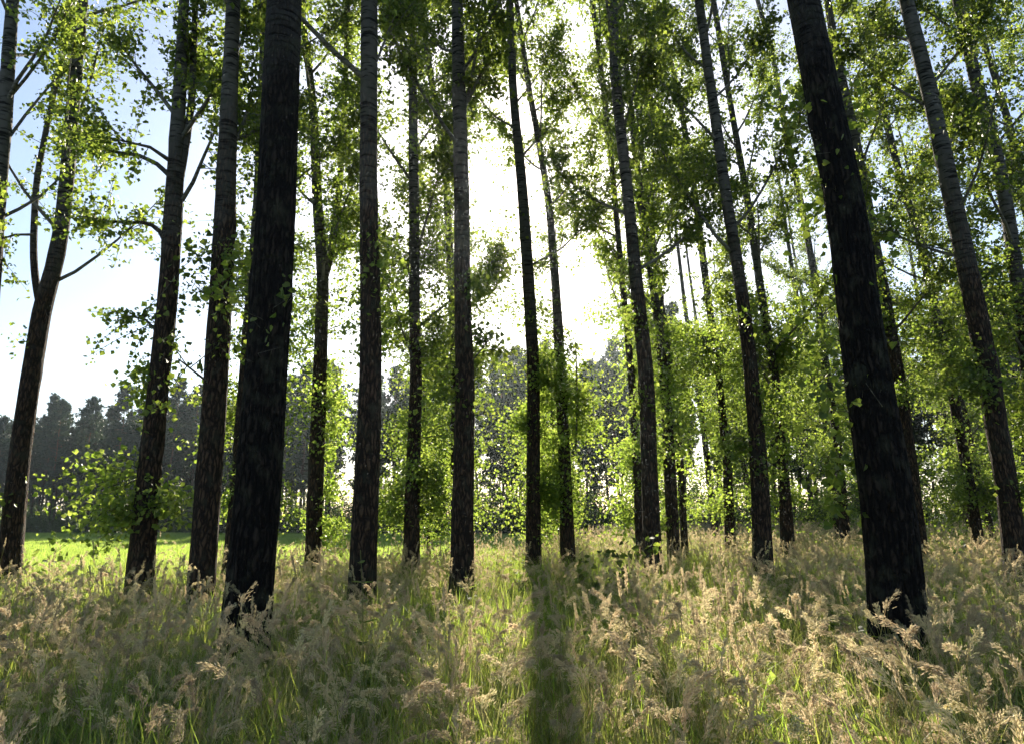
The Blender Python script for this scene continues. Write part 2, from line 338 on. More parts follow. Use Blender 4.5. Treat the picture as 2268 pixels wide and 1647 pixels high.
def make_poplar(label, depth, pts, seed, H=23, limbs=18, zc=6.0, lmax=3.0, twigs=11, per=24, low=0, low_len=.9, low_range=(1.2, 7.0),
                own=(), fine=False, leaf=.082, group=None, shoots_near=0, burl=False, zmax_low=None, clip_limb=None):
    rng = np.random.RandomState(seed)
    if depth < 24: limbs = int(limbs * (1.3 if depth > 10 else 1)); lmax *= 1.12; twigs = int(twigs * 2.3); per *= 1.85
    else: twigs = int(twigs * 2.0); per *= 1.5
    if depth > 13: low = int(low * (1.4 if depth < 20 else 1.6)); low_len *= 1.3
    # trunk line from the photo, upright at its own depth
    Q = []
    for (px, py, w) in pts:
        p = at(px, py, depth); dist = project(p)[2]
        Q.append([*p, .5 * w * dist / FPX])
    Q = np.array(Q); Q = Q[np.argsort(Q[:, 2])]
    d0 = (Q[1, :3] - Q[0, :3]); d0 = d0 / d0[2]
    base = Q[0, :3] - d0 * (Q[0, 2] + .15); r0 = Q[0, 3]
    top = Q[-1, :3]; dt = Q[-1, :3] - Q[-2, :3]; dt = dt / max(dt[2], .1)
    rows = [[*base, r0 * 1.22], [*(base + d0 * .35), r0 * 1.08]] + [list(q) for q in Q]
    H = max(H, top[2] + 1.5); zt = top[2]
    for f in (.33, .66, 1.0):
        z = zt + (H - zt) * f; b = top + dt * (z - zt) * (1 - .35 * f) + np.array([rng.normal() * .12 * f, rng.normal() * .2 * f, 0]); b[2] = z
        rows.append([*b, max(.012, Q[-1, 3] * (1 - f) ** .8)])
    L = resample(np.array(rows), .08 if fine else .3)
    origin = np.array([base[0], base[1], 0.0])
    root = empty('poplar_tree', origin); tag(root, label, 'tree', group)
    seg = 128 if fine else 18
    th = np.linspace(0, 2 * math.pi, seg, endpoint=False)[None, :]; z = L[:, 2:3]
    if fine:
        ridge = np.abs(np.sin(9 * th + .8 * np.sin(z * 2.1) + .5 * np.sin(z * 7.3 + 2 * th))) ** .6
        ridge2 = np.abs(np.sin(17 * th + 1.1 * np.sin(z * 3.7 + 1) + .7 * np.sin(z * 11.1)))
        fadez = np.clip((7.5 - z) / 3.0, .15, 1)
        disp = 1 + fadez * (.10 * ridge + .07 * ridge2 - .10) + .02 * np.sin(2 * th + z * .9)
        for _ in range(5):
            zz = rng.uniform(1.5, 9); tt = rng.uniform(0, 6.28)
            disp = disp + .10 * np.exp(-((z - zz) / .16) ** 2) * np.exp(-(np.angle(np.exp(1j * (th - tt))) / .5) ** 2)
    else:
        disp = 1 + .035 * np.sin(5 * th + z * 1.3) * np.sin(z * 2.9 + seed) + .03 * np.sin(9 * th + 3 * np.sin(z * 1.7 + seed)) + .03 * np.sin(2 * th + z * .8 + seed)
        zz = L[:, 2:3]
        for _ in range(7):
            z_k = rng.uniform(2, 12); disp = disp + .13 * np.exp(-((zz - z_k) / .13) ** 2) * np.exp(-(np.angle(np.exp(1j * (th - rng.uniform(0, 6.28)))) / .6) ** 2)
    flare = 1 + .20 * np.exp(-np.maximum(z, 0) / .42) * (1 + .7 * np.sin(4 * th + seed))
    V, F = tube(L[:, :3] - origin, L[:, 3:4] * disp * flare, seg)
    obj('trunk', mesh_np('poplar_trunk', V, F, M['shaded_bark' if fine else 'poplar_bark'], smooth=True), root)
    if burl:
        g = Geo(); u, v = np.meshgrid(np.linspace(0, math.pi, 12), np.linspace(0, 2 * math.pi, 16, endpoint=False), indexing='ij')
        rr = .16 * (1 + .15 * np.sin(5 * v + 3 * u) * np.sin(u))
        BV = np.stack([rr * np.sin(u) * np.cos(v) + .17, rr * np.sin(u) * np.sin(v) - .12, .62 + 1.1 * rr * np.cos(u)], -1).reshape(-1, 3)
        i, j = np.meshgrid(np.arange(11), np.arange(16), indexing='ij')
        g.add(BV, np.stack([i * 16 + j, (i + 1) * 16 + j, (i + 1) * 16 + (j + 1) % 16, i * 16 + (j + 1) % 16], -1).reshape(-1, 4))
        tag(obj('burl', g.mesh('burl', M['poplar_bark'], True), root), 'rounded brown burl at the foot of the trunk')
    def trunk_at(zq):
        return np.array([np.interp(zq, L[:, 2], L[:, k]) for k in range(4)])
    curves = []
    # limbs read off the photograph
    for (poly, w0, w1, dy) in own:
        c = []
        for i_, (px, py) in enumerate(poly):
            c.append(at(px, py, depth + dy * i_ / max(1, len(poly) - 1)))
        c = resample(np.array(c), .25); wd = FPX / depth
        rad = np.linspace(w0, w1, len(c)) * .5 / wd * 1.05
        V, F = tube(c - origin, rad, 8)
        obj('limb', mesh_np('poplar_limb', V, F, M['branch_bark'] if w0 < 12 else M['poplar_bark'], smooth=True), root)
        curves.append((c, rad))
    # ascending limbs all round
    ga = rng.uniform(0, 6.28)
    for i in range(limbs):
        f = (i + rng.uniform(0, .8)) / limbs; zb = zc + (H - 1.2 - zc) * f ** .9
        b = trunk_at(zb); az = ga + i * 2.4 + rng.normal() * .3
        ln = lmax * (1.0 - .72 * f ** 1.3) * rng.uniform(.75, 1.2); inc = R(rng.uniform(38, 62)) * (1 - .35 * f)
        c = limb_curve(b[:3], az, inc, ln, rng)
        if in_gap(c[2:], .72): continue
        rad = np.linspace(min(b[3] * .4, .010 + .009 * ln), .005, len(c))
        V, F = tube(c - origin, rad, 6)
        obj('limb', mesh_np('poplar_limb', V, F, M['branch_bark'], smooth=True), root)
        curves.append((c, rad))
    g = Geo(); shape = KITE
    S = []; D = []; Ln = []
    for c, rad in curves:
        ln = np.linalg.norm(np.diff(c, axis=0), axis=1).sum(); n = max(3, int(twigs * (.35 + ln / 3.0)))
        u = rng.uniform(.22, 1.0, n) ** .8 * (len(c) - 1); i0 = np.clip(u.astype(int), 0, len(c) - 2); f = (u - i0)[:, None]
        P = c[i0] * (1 - f) + c[i0 + 1] * f; T = unit(c[i0 + 1] - c[i0])
        d = unit(T * .55 + rng.normal(size=(n, 3)) * .75); S.append(P); D.append(d); Ln.append(rng.uniform(.35, 1.05, n))
    if twigs and len(S):
        S = np.concatenate(S); D = np.concatenate(D); Ln = np.concatenate(Ln)
        mid = S + D * Ln[:, None] * .6; tx = np.interp(mid[:, 2], L[:, 2], L[:, 0]); ty = np.interp(mid[:, 2], L[:, 2], L[:, 1])
        k = gap_keep(mid, rng) & ~((mid[:, 1] < ty) & (np.abs(mid[:, 0] - tx) < .38) & (rng.uniform(size=len(S)) < .75)); S, D, Ln = S[k], D[k], Ln[k]
        P = twig_set(S, D, Ln, rng)
        V, F = many_tubes(P - origin, .009, .003); g.add(V, F, .5, 1)
        V, F, t = leaves_on(P, per, leaf, rng, KITE, .075); g.add(V - origin, F, t, 0)
    if low:
        nk = max(5, low // 11); kz = rng.uniform(low_range[0], low_range[1], nk); kaz = rng.uniform(0, 6.28, nk); kel = rng.uniform(-.15, .8, nk); kl = low_len * rng.uniform(.45, 1.7, nk)
        kk = rng.randint(0, nk, low); b = np.array([trunk_at(q) for q in kz])[kk]
        az = kaz[kk] + rng.normal(size=low) * .42; el = kel[kk] + rng.normal(size=low) * .35
        d = np.stack([np.cos(az) * np.cos(el), np.sin(az) * np.cos(el), np.sin(el)], 1)
        Ln = kl[kk] * rng.uniform(.45, 1.1, low)
        ok = ~((d[:, 1] < -.1) & (np.abs(d[:, 0]) < .62) & (rng.uniform(size=low) < .85)); b, d, Ln = b[ok], d[ok], Ln[ok]
        k = gap_keep(b[:, :3] + d * Ln[:, None] * .7, rng); b, d, Ln = b[k], d[k], Ln[k]
        P = twig_set(b[:, :3], d, Ln, rng, sag=.35)
        V, F = many_tubes(P - origin, .007, .0025); g.add(V, F, .5, 1)
        V, F, t = leaves_on(P, per * 1.0, leaf, rng, shape, .13, .3); g.add(V - origin, F, t, 2)
    if 13 < depth < 24:                       # leafy branchlets of the lower crown
        n = 140 if base[0] < -.4 else 70; b = np.array([trunk_at(q) for q in rng.uniform(5.0, 11.5, n // 5)])[rng.randint(0, n // 5, n)]
        az = rng.uniform(0, 6.28, n); el = rng.uniform(.0, 1.0, n); d = np.stack([np.cos(az) * np.cos(el), np.sin(az) * np.cos(el), np.sin(el)], 1); Ln = rng.uniform(.7, 2.0, n)
        k = gap_keep(b[:, :3] + d * Ln[:, None] * .7, rng) & ~((d[:, 1] < 0) & (np.abs(d[:, 0]) < .45)); b, d, Ln = b[k], d[k], Ln[k]
        P = twig_set(b[:, :3], d, Ln, rng, 4, sag=.2); V, F = many_tubes(P - origin, .009, .003); g.add(V, F, .5, 1)
        V, F, t = leaves_on(P, per * .9, leaf, rng, KITE, .10, .35); g.add(V - origin, F, t, 0)
    for (px, py, dd, n, sz, spread) in (shoots_near or ()):
        c0 = at(px, py, depth + dd); tb = trunk_at(max(.6, c0[2] - .25))[:3]; n = int(n)
        d = unit((c0 - tb)[None] + rng.normal(size=(6, 3)) * .12); Ln = np.linalg.norm(c0 - tb) * rng.uniform(.7, 1.25, 6)
        P = twig_set(np.repeat(tb[None], 6, 0), d, Ln, rng, sag=.1)
        V, F = many_tubes(P - origin, .006, .0025); g.add(V, F, .5, 1)
        Q2 = c0 + rng.normal(size=(n, 3)) * spread
        V, F, t = leaves(Q2, sz, rng, HEART); g.add(V - origin, F, t ** 1.6, 0)
    if g.n: obj('crown', g.mesh('poplar_crown', [M['poplar_leaf'], M['branch_bark'], M['shoot_leaf']]), root)
    return root

# (label, depth, [(x, y, width) ...], settings)
POPLARS = [
 ('slim poplar cut by the left picture edge, its trunk entering only in the upper corner', 11.5, [(-75, 1250, 40), (-18, 620, 34), (-2, 400, 30), (12, 240, 28), (28, 0, 24)],
  dict(zc=5.0, twigs=6, own=[([(14, 225), (60, 170), (115, 95), (150, 20)], 8, 4, -.5), ([(2, 330), (60, 250), (110, 190), (175, 130)], 8, 4, .6)], limbs=12)),
 ('leaning poplar at the far left that forks into two stems, beside the green field', 12.2, [(20, 1255, 46), (45, 1000, 42), (73, 800, 38), (97, 668, 36), (130, 560, 30), (148, 400, 28), (165, 200, 26), (182, 0, 23)],
  dict(zc=5.5, twigs=5, own=[([(92, 690), (80, 640), (73, 560), (80, 400), (110, 250), (155, 60), (168, -60)], 16, 9, .5), ([(73, 520), (20, 520), (-20, 545)], 6, 3, -.8), ([(150, 330), (200, 180), (240, 20)], 8, 4, .5)], limbs=11, low=36, low_len=.7, low_range=(1.6, 5.5))),
 ('poplar with long bare side limbs reaching over the open sky, standing at the field edge', 10.2, [(313, 1250, 56), (330, 1050, 49), (346, 900, 45), (374, 640, 40), (388, 400, 35), (398, 200, 27), (408, 0, 21)],
  dict(zc=6.8, own=[([(398, 400), (412, 320), (425, 230), (430, 100), (434, -40)], 18, 13, .2), ([(378, 392), (350, 365), (310, 345), (240, 335), (170, 290)], 12, 5, .8),
            ([(382, 360), (355, 335), (315, 320), (270, 312)], 11, 4, -.7), ([(388, 255), (350, 205), (300, 145), (250, 70)], 11, 5, .5), ([(366, 535), (350, 505), (320, 492), (270, 495), (190, 480)], 12, 4, .7),
            ([(403, 445), (430, 400), (450, 350), (485, 270)], 10, 4, -.3), ([(352, 760), (340, 720), (310, 700), (260, 705)], 8, 3, .5)],
       limbs=8, twigs=13, low=85, low_len=.9, low_range=(1.4, 4.6))),
 ('dark poplar standing just beside the thickest trunk, on its field side', 9.1, [(447, 1285, 59), (459, 1100, 56), (471, 950, 54), (490, 650, 47), (501, 400, 41), (511, 150, 33), (517, 0, 30)],
  dict(zc=7.0, limbs=10, low=22, low_len=.8, low_range=(3.2, 6), own=[([(478, 860), (440, 830), (395, 795)], 6, 3, -.6), ([(515, 330), (540, 270), (562, 190)], 8, 4, .3)],
       shoots_near=[(450, 560, -.3, 70, .07, .18), (430, 625, -.4, 45, .07, .16)])),
 ('thickest black trunk in front, rising beside a tuft of beige seed heads', 6.1, [(548, 1350, 97), (560, 1215, 94), (573, 1073, 92), (589, 823, 87), (602, 650, 83), (612, 450, 80), (620, 250, 76), (628, 50, 73)],
  dict(fine=True, zc=7.4, limbs=12, low=0, shoots_near=[(520, 640, .5, 60, .07, .16), (630, 640, -.3, 14, .06, .06), (592, 735, -.38, 8, .055, .08), (560, 760, .6, 40, .08, .18)])),
 ('poplar half hidden behind the thickest front trunk', 13.6, [(514, 1235, 38), (528, 1080, 34), (548, 800, 30), (574, 450, 26), (584, 200, 22), (588, 0, 19)],
  dict(zc=5.5, limbs=12, low=110, low_len=.9, low_range=(1.5, 6.5))),
 ('poplar whose slim trunk forks into a narrow Y, next to the thickest front trunk', 15.6, [(693, 1222, 35), (704, 950, 33), (711, 750, 29), (716, 610, 27), (704, 470, 22), (697, 300, 19), (690, 200, 17), (672, 60, 14), (667, -30, 12)],
  dict(zc=6.5, own=[([(716, 625), (735, 560), (753, 410), (764, 220), (770, 20), (772, -80)], 17, 10, -.4), ([(700, 400), (680, 385), (655, 375)], 6, 3, .3), ([(698, 300), (675, 280), (650, 272)], 6, 3, .3)],
       limbs=13, low=150, low_len=1.0, low_range=(1.3, 8.0))),
 ('straight tall poplar standing clear behind a leafy nettle stem', 8.7, [(801, 1298, 60), (811, 1100, 55), (822, 830, 48), (820, 650, 44), (816, 410, 40), (818, 0, 36)],
  dict(zc=7.2, limbs=11, low=24, low_len=.7, low_range=(4, 7), own=[([(833, 140), (860, 70), (890, 0)], 6, 4, .3)])),
 ('slim straight poplar midway between two stouter trunks, left of the sun', 15.2, [(911, 1237, 36), (913, 1100, 32), (922, 823, 27), (918, 700, 25), (917, 410, 22), (911, 0, 16)],
  dict(zc=5.0, limbs=17, low=200, low_len=1.0, low_range=(1.3, 8.5))),
 ('thin bent poplar showing above and behind a stout pale-topped trunk', 18.5, [(1012, 1225, 26), (1008, 850, 20), (1001, 650, 17), (993, 500, 16), (988, 400, 15), (976, 300, 15), (953, 165, 14), (928, 0, 11)],
  dict(zc=5.5, limbs=14, low=190, low_len=1.2, low_range=(1.4, 7.5))),
 ('stout straight poplar with two limbs rising to its right, left of the sun', 10.9, [(1023, 1262, 50), (1026, 1080, 47), (1030, 823, 43), (1025, 700, 38), (1022, 410, 33), (1012, 0, 25)],
  dict(zc=6.4, limbs=12, low=26, low_len=.7, low_range=(3, 6), own=[([(1030, 240), (1050, 150), (1062, 60), (1075, -40)], 9, 5, .4), ([(1036, 225), (1062, 170), (1090, 118)], 9, 4, -.4), ([(1045, 800), (1090, 745)], 4, 2, .3)])),
 ('poplar whose trunk passes directly in front of the low sun', 16.4, [(1181, 1229, 33), (1181, 1050, 31), (1182, 823, 28), (1169, 600, 25), (1156, 410, 23), (1136, 200, 18), (1129, 0, 16)],
  dict(zc=6.0, limbs=13, low=130, low_len=.9, low_range=(1.3, 5.6))),
 ('slim curved poplar just to the right of the sun', 17.0, [(1257, 1216, 32), (1252, 1050, 28), (1241, 823, 24), (1232, 650, 19), (1216, 450, 16), (1191, 300, 14), (1172, 200, 12), (1143, 0, 10)],
  dict(zc=6.5, limbs=13, low=140, low_len=.9, low_range=(1.3, 5.4), own=[([(1275, 1000), (1279, 880), (1275, 760)], 4, 3, -.3)])),
 ('thin dark poplar partly masked by the stouter trunk at its right', 17.5, [(1418, 1185, 23), (1410, 1000, 19), (1398, 823, 16), (1391, 750, 14), (1376, 600, 13), (1363, 450, 12), (1348, 300, 12), (1331, 150, 11), (1311, 0, 10)],
  dict(zc=5.0, limbs=14, low=130, low_len=1.1, low_range=(1.5, 7))),
 ('pale-topped poplar second to the right of the sun, leafy sapling at its foot', 12.9, [(1446, 1236, 42), (1440, 1080, 38), (1431, 823, 33), (1412, 650, 28), (1388, 410, 25), (1365, 200, 23), (1355, 0, 22)],
  dict(zc=6.5, limbs=12, low=28, low_len=.7, low_range=(3, 7), own=[([(1372, 130), (1400, 80), (1425, 20)], 7, 4, .3)])),
 ('slim poplar with a thinner twin trunk tucked close at its right', 18.0, [(1492, 1211, 30), (1483, 1030, 26), (1471, 823, 21), (1442, 600, 17), (1420, 450, 15), (1404, 300, 14), (1389, 175, 14), (1372, 0, 12)],
  dict(zc=5.0, limbs=15, low=150, low_len=1.1, low_range=(1.5, 7), own=[([(1430, 470), (1460, 350), (1480, 250)], 6, 4, .4)])),
 ('thinner twin trunk tucked close behind a slim brown poplar', 21.0, [(1516, 1200, 16), (1505, 1000, 15), (1490, 860, 14), (1455, 600, 12), (1430, 400, 11), (1395, 100, 9)],
  dict(zc=5.5, limbs=12, low=120, low_len=1.3, low_range=(1.5, 8))),
 ('thin poplar standing alone between the twin trunks and two paired dark trunks', 22.5, [(1618, 1206, 24), (1610, 1020, 18), (1591, 823, 16), (1581, 750, 15), (1560, 600, 15), (1542, 450, 14), (1519, 300, 13), (1501, 200, 12), (1476, 100, 11), (1448, 0, 10)],
  dict(zc=5.0, limbs=16, low=210, low_len=1.3, low_range=(1.5, 8))),
 ('dark stouter trunk of the close pair right of centre', 12.9, [(1690, 1231, 42), (1680, 1020, 36), (1664, 823, 31), (1643, 650, 27), (1611, 450, 24), (1582, 250, 21), (1548, 0, 19)],
  dict(zc=6.0, limbs=14, low=40, low_len=.8, low_range=(2.5, 7))),
 ('brown thinner trunk of the close pair right of centre', 18.5, [(1746, 1222, 30), (1733, 1020, 23), (1714, 823, 20), (1686, 650, 17), (1657, 450, 15), (1621, 250, 13), (1580, 0, 11)],
  dict(zc=5.0, limbs=16, low=190, low_len=1.2, low_range=(1.5, 8))),
 ('thin far poplar whose lit orange-brown foot shows beside the big leaning right trunk', 26.0, [(1873, 1196, 21), (1858, 1000, 17), (1835, 850, 15), (1815, 700, 14), (1797, 575, 14), (1784, 500, 14), (1764, 400, 13), (1742, 300, 12), (1707, 100, 10), (1677, 0, 9)],
  dict(zc=4.0, limbs=18, low=260, low_len=1.5, low_range=(2.0, 9))),
 ('big dark trunk leaning inward in the right half, with leafy shoots up its side', 5.75, [(1986, 1340, 107), (1975, 1190, 103), (1961, 1073, 99), (1919, 823, 88), (1897, 650, 80), (1872, 450, 76), (1825, 225, 71), (1779, 0, 65)],
  dict(fine=True, zc=7.2, limbs=13, low=0,
       shoots_near=[(1850, 1060, .3, 120, .07, .19), (1880, 640, .15, 80, .07, .15), (1830, 470, .5, 110, .07, .20), (1850, 420, .0, 24, .065, .14), (1800, 300, .1, 40, .065, .16),
                    (1960, 480, .4, 60, .07, .18), (1900, 850, -.1, 14, .06, .10), (1830, 740, .5, 130, .07, .22), (1760, 230, .4, 80, .07, .20), (1890, 240, .4, 60, .07, .18), (1850, 900, .3, 100, .07, .2)])),
 ('poplar with a round brown burl at its foot, behind the big leaning right trunk', 16.8, [(2039, 1226, 32), (2013, 1020, 33), (1988, 823, 26), (1948, 600, 23), (1892, 300, 21), (1853, 125, 17), (1832, 0, 15)],
  dict(zc=5.0, limbs=16, low=120, low_len=1.0, low_range=(2.0, 8), burl=True)),
 ('thin pale poplar arching in front of bluish sky between the two large right trunks', 21.0, [(2163, 1175, 24), (2147, 1073, 22), (2107, 850, 20), (2087, 750, 18), (2062, 650, 17), (2042, 550, 16), (2012, 450, 15), (1982, 350, 14), (1957, 240, 13), (1937, 150, 12), (1902, 40, 10)],
  dict(zc=5.0, limbs=16, low=240, low_len=1.3, low_range=(1.6, 8), own=[([(2052, 600), (2068, 545), (2064, 470), (2058, 400)], 5, 3, -.3)])),
 ('tall grey banded trunk at the right edge with bright ivy-like shoots at its foot', 12.0, [(2251, 1256, 47), (2230, 1073, 44), (2211, 973, 43), (2189, 823, 42), (2143, 600, 38), (2102, 400, 36), (2058, 200, 32), (2007, 0, 27)],
  dict(zc=6.0, limbs=14, low=70, low_len=.9, low_range=(1.4, 6))),
 ('pale poplar in the upper right corner whose foot lies outside the picture', 14.0, [(2345, 1235, 36), (2290, 900, 31), (2257, 650, 28), (2237, 500, 27), (2208, 350, 26), (2154, 150, 23), (2121, 0, 20)],
  dict(zc=4.5, limbs=17, low=150, low_len=1.1, low_range=(1.6, 8))),
 ('slender dark stem crossing the extreme upper right corner', 17.0, [(2400, 1215, 26), (2330, 800, 20), (2262, 400, 15), (2242, 300, 14), (2197, 150, 12), (2150, 0, 10)],
  dict(zc=4.5, limbs=17, low=170, low_len=1.2, low_range=(1.6, 8))),
]
for i, (lab, dep, pts, kw) in enumerate(POPLARS):
    make_poplar(lab, dep, pts, 100 + i * 7, group='poplars of the near plantation rows', **kw)

# deeper rows of the plantation, right of the field
far_rows = [(9.5, 31), (14.5, 30), (20, 28.5), (25.5, 27), (31, 25.5), (12, 38), (18, 37), (24, 35.5), (30, 34), (36, 32), (16, 45), (23, 44), (31, 42), (39, 40)]
young_rows = [(-3.1, 25.0), (1.9, 27.0)]
for i, (x, y) in enumerate(far_rows):
    r_ = np.random.RandomState(900 + i)
    b = []
    for z in (1.0, 6, 12, 18):
        px, py, dd = project(np.array([x - .07 * z + r_.normal() * .12, y, z])); b.append((float(px), float(py), (.34 - .012 * z) * FPX / float(dd)))
    make_poplar('slender poplar deep in the plantation among backlit leaves', y, b, 900 + i, group='poplars deep in the plantation', H=21, limbs=15, zc=4.5, lmax=3.0,
                twigs=9, per=20, low=190, low_len=1.5, low_range=(1.5, 9), leaf=.084)

for i, (x, y) in enumerate(young_rows):
    b = []
    for z in (1.0, 4, 8):
        px, py, dd = project(np.array([x - .05 * z, y, z])); b.append((float(px), float(py), (.15 - .01 * z) * FPX / float(dd)))
    make_poplar(('bushy young poplar at the field edge left of the stout straight trunk', 'bushy young poplar behind the slim curved trunk right of the sun')[i], y, b, 950 + i, group='young poplars at the field edge', H=9, limbs=9, zc=3.0, lmax=2.0,
                twigs=9, per=20, low=170, low_len=1.4, low_range=(.8, 6), leaf=.084)

# ------------------------------------------------------------------ pine wood beyond the field
def pine_variant(seed, H):
    rng = np.random.RandomState(seed); g = Geo()
    n = 14; zz = np.linspace(0, H, n); P = np.stack([np.cumsum(rng.normal(size=n) * .06), np.cumsum(rng.normal(size=n) * .06), zz], 1)
    V, F = tube(P, np.linspace(.17, .02, n), 8)
    tr = mesh_np('pine_trunk', V, F, M['pine_bark'], smooth=True)
    nb = 92; S = []; cz = .22 + rng.uniform(0, .1)
    for i in range(nb):
        f = cz + (1 - cz) * (i / nb) ** .85; z = H * f; az = rng.uniform(0, 6.28)
        prof = math.sin(min(1, (1 - f) / .35) * math.pi / 2) * (1 if f > .55 else .75)
        ln = (.35 + 2.1 * prof) * rng.uniform(.6, 1.25); b = np.array([np.interp(z, zz, P[:, 0]), np.interp(z, zz, P[:, 1]), z])
        live = f > .5 or rng.uniform() < .45
        c = limb_curve(b, az, R(rng.uniform(65, 95)), ln, rng, 5, .35)
        V, F = many_tubes(c[None], np.array([.03]), np.array([.008])); g.add(V, F, .5, 1)
        if live:
            u = rng.uniform(.3, 1, 11); S.append(np.stack([np.interp(u, np.linspace(0, 1, 5), c[:, k]) for k in range(3)], 1) + rng.normal(size=(11, 3)) * .16)
    S = np.concatenate(S); m = 13; Q = np.repeat(S, m, 0)
    d = unit(rng.normal(size=Q.shape) + np.array([0, 0, .35])); w = unit(np.cross(d, rng.normal(size=Q.shape))) * .07; ln = rng.uniform(.22, .5, len(Q))[:, None]
    V = np.stack([Q - w, Q + w, Q + d * ln], 1).reshape(-1, 3); g.add(V, np.arange(len(V)).reshape(-1, 3), np.repeat(rng.uniform(0, 1, len(S)), m * 3))
    return tr, g.mesh('pine_crown', [M['pine_needle'], M['pine_bark']])
PV = [pine_variant(40 + k, h) for k, h in enumerate((17, 18.5, 20, 16, 19, 17.5))]
EDGE = np.array([(-150, 124), (-90, 107), (-46, 88), (-22, 74), (-2, 65), (10, 60), (30, 56), (60, 54), (95, 52)], float)
def along(poly, s):
    d = np.concatenate([[0], np.cumsum(np.linalg.norm(np.diff(poly, axis=0), axis=1))])
    return np.array([np.interp(s, d, poly[:, 0]), np.interp(s, d, poly[:, 1])]), d[-1]
rng = np.random.RandomState(5)
total = along(EDGE, 0)[1]
PINES = []
s = 0
while s < total:
    for row in range(6):
        if rng.uniform() < .15: continue
        p, _ = along(EDGE, s + rng.uniform(-1.6, 1.6)); q = p + np.array([.35, .94]) * (row * 3.6 + rng.uniform(-1.2, 1.2))
        px, py, dd = project(np.array([q[0], q[1], 5.0]))
        if px < -120 or px > 2400: continue
        if (725 < px < 790 or 1325 < px < 1352 or 2040 < px < 2105) and rng.uniform() < .8: continue
        PINES.append(q)
    s += 3.3
for i, q in enumerate(PINES):
    tr, cr = PV[i % len(PV)]
    px = float(project(np.array([q[0], q[1], 5.0]))[0])
    e = empty('pine_tree', (q[0], q[1], 0)); e.rotation_euler = (0, 0, rng.uniform(0, 6.28))
    sx = rng.uniform(.82, 1.12) * (1.0 if px < 620 else (1.0 if px < 1300 else 1.06)); e.scale = (sx, sx, sx)
    if px < 640: tag(e, 'hazy blue-green pine in the wood across the bright field', 'tree', 'pines across the bright field')
    else: tag(e, 'dark straight pine in the wood behind the poplars', 'tree', 'pines behind the poplars')
    obj('trunk', tr, e); obj('crown', cr, e)

def shrub_variant(seed, h, w, n, size):
    rng = np.random.RandomState(seed); g = Geo(); m = 16
    S = np.zeros((m, 3)); az = rng.uniform(0, 6.28, m); el = rng.uniform(.5, 1.5, m)
    d = np.stack([np.cos(az) * np.cos(el) * w / h, np.sin(az) * np.cos(el) * w / h, np.sin(el)], 1)
    P = twig_set(S, d, h * rng.uniform(.6, 1, m), rng, 4, .1); V, F = many_tubes(P, .02, .006)
    st = mesh_np('shrub_stem', V, F, M['branch_bark'])
    c = P[rng.randint(0, m, 60), rng.randint(1, 4, 60)] + rng.normal(size=(60, 3)) * .4
    Q = c[rng.randint(0, 60, n)] + rng.normal(size=(n, 3)) * .24; Q[:, 2] = np.abs(Q[:, 2])
    V, F, t = leaves(Q, size, rng); g.add(V, F, t)
    return st, g.mesh('shrub_foliage', M['shrub_leaf'])
SV = [shrub_variant(70 + k, h, w, 2600, .16) for k, (h, w) in enumerate(((4.4, 3.4), (6.5, 3.2), (3.0, 3.2)))]
i = 0
for lo, hi, stp, big in ((-1.5, .8, 2.3, .85), (6, 12, 3.2, 1.15), (14, 20, 2.4, 1.45)):     # edge, inside and far side of the wood
    s = 0
    while s < total:
        p, _ = along(EDGE, s + rng.uniform(-.6, .6)); q = p + np.array([.35, .94]) * rng.uniform(lo, hi); s += stp
        px = float(project(np.array([q[0], q[1], 1.0]))[0])
        if not -80 < px < 2350: continue
        if (735 < px < 785 or 2050 < px < 2095) and lo > 0: continue
        st, fo = SV[i % 3]; i += 1
        e = empty('shrub', (q[0], q[1], 0)); e.rotation_euler = (0, 0, rng.uniform(0, 6.28)); k = big * rng.uniform(.7, 1.3); e.scale = (k, k, k * rng.uniform(.8, 1.15))
        if px < 640: tag(e, 'dark rounded shrub at the far edge of the field under the pines', 'shrub', 'shrubs along the field edge')
        else: tag(e, 'dark shrub under the pines behind the poplars', 'shrub', 'shrubs under the pines')
        obj('stem', st, e); obj('foliage', fo, e)

# ------------------------------------------------------------------ grasses
def ribbon(P, w, up=(0, 0, 1)):
    """flat blade along P (k,3) with half widths w (k)"""
    T = unit(np.gradient(P, axis=0)); s = np.cross(T, np.array(up)); s = unit(s + 1e-6)
    V = np.concatenate([P + s * w[:, None], P - s * w[:, None]]); k = len(P); i = np.arange(k - 1)
    return V, np.stack([i, i + 1, k + i + 1, k + i], 1)
def arc(p0, az, h, bend, k, start=.05):
    """stem that starts nearly upright and bows over towards az"""
    th = start + bend * np.linspace(0, 1, k) ** 1.7; st = h / (k - 1); pts = [np.array(p0, float)]
    for a in th[:-1]: pts.append(pts[-1] + st * np.array([math.cos(az) * math.sin(a), math.sin(az) * math.sin(a), math.cos(a)]))
    return np.array(pts)
def add_blades(g, rng, n, h0, h1, w0, w1, rad, bend=(.4, 1.7), mat=0):
    for _ in range(n):
        a = rng.uniform(0, 6.28); r = rad * math.sqrt(rng.uniform()); h = rng.uniform(h0, h1)
        P = arc((r * math.cos(a), r * math.sin(a), -.02), rng.uniform(0, 6.28), h, rng.uniform(*bend), 6, rng.uniform(0, .3))
        w = rng.uniform(w0, w1) * np.array([.7, 1, .95, .8, .5, .05]); V, F = ribbon(P, w); g.add(V, F, rng.uniform(), mat)
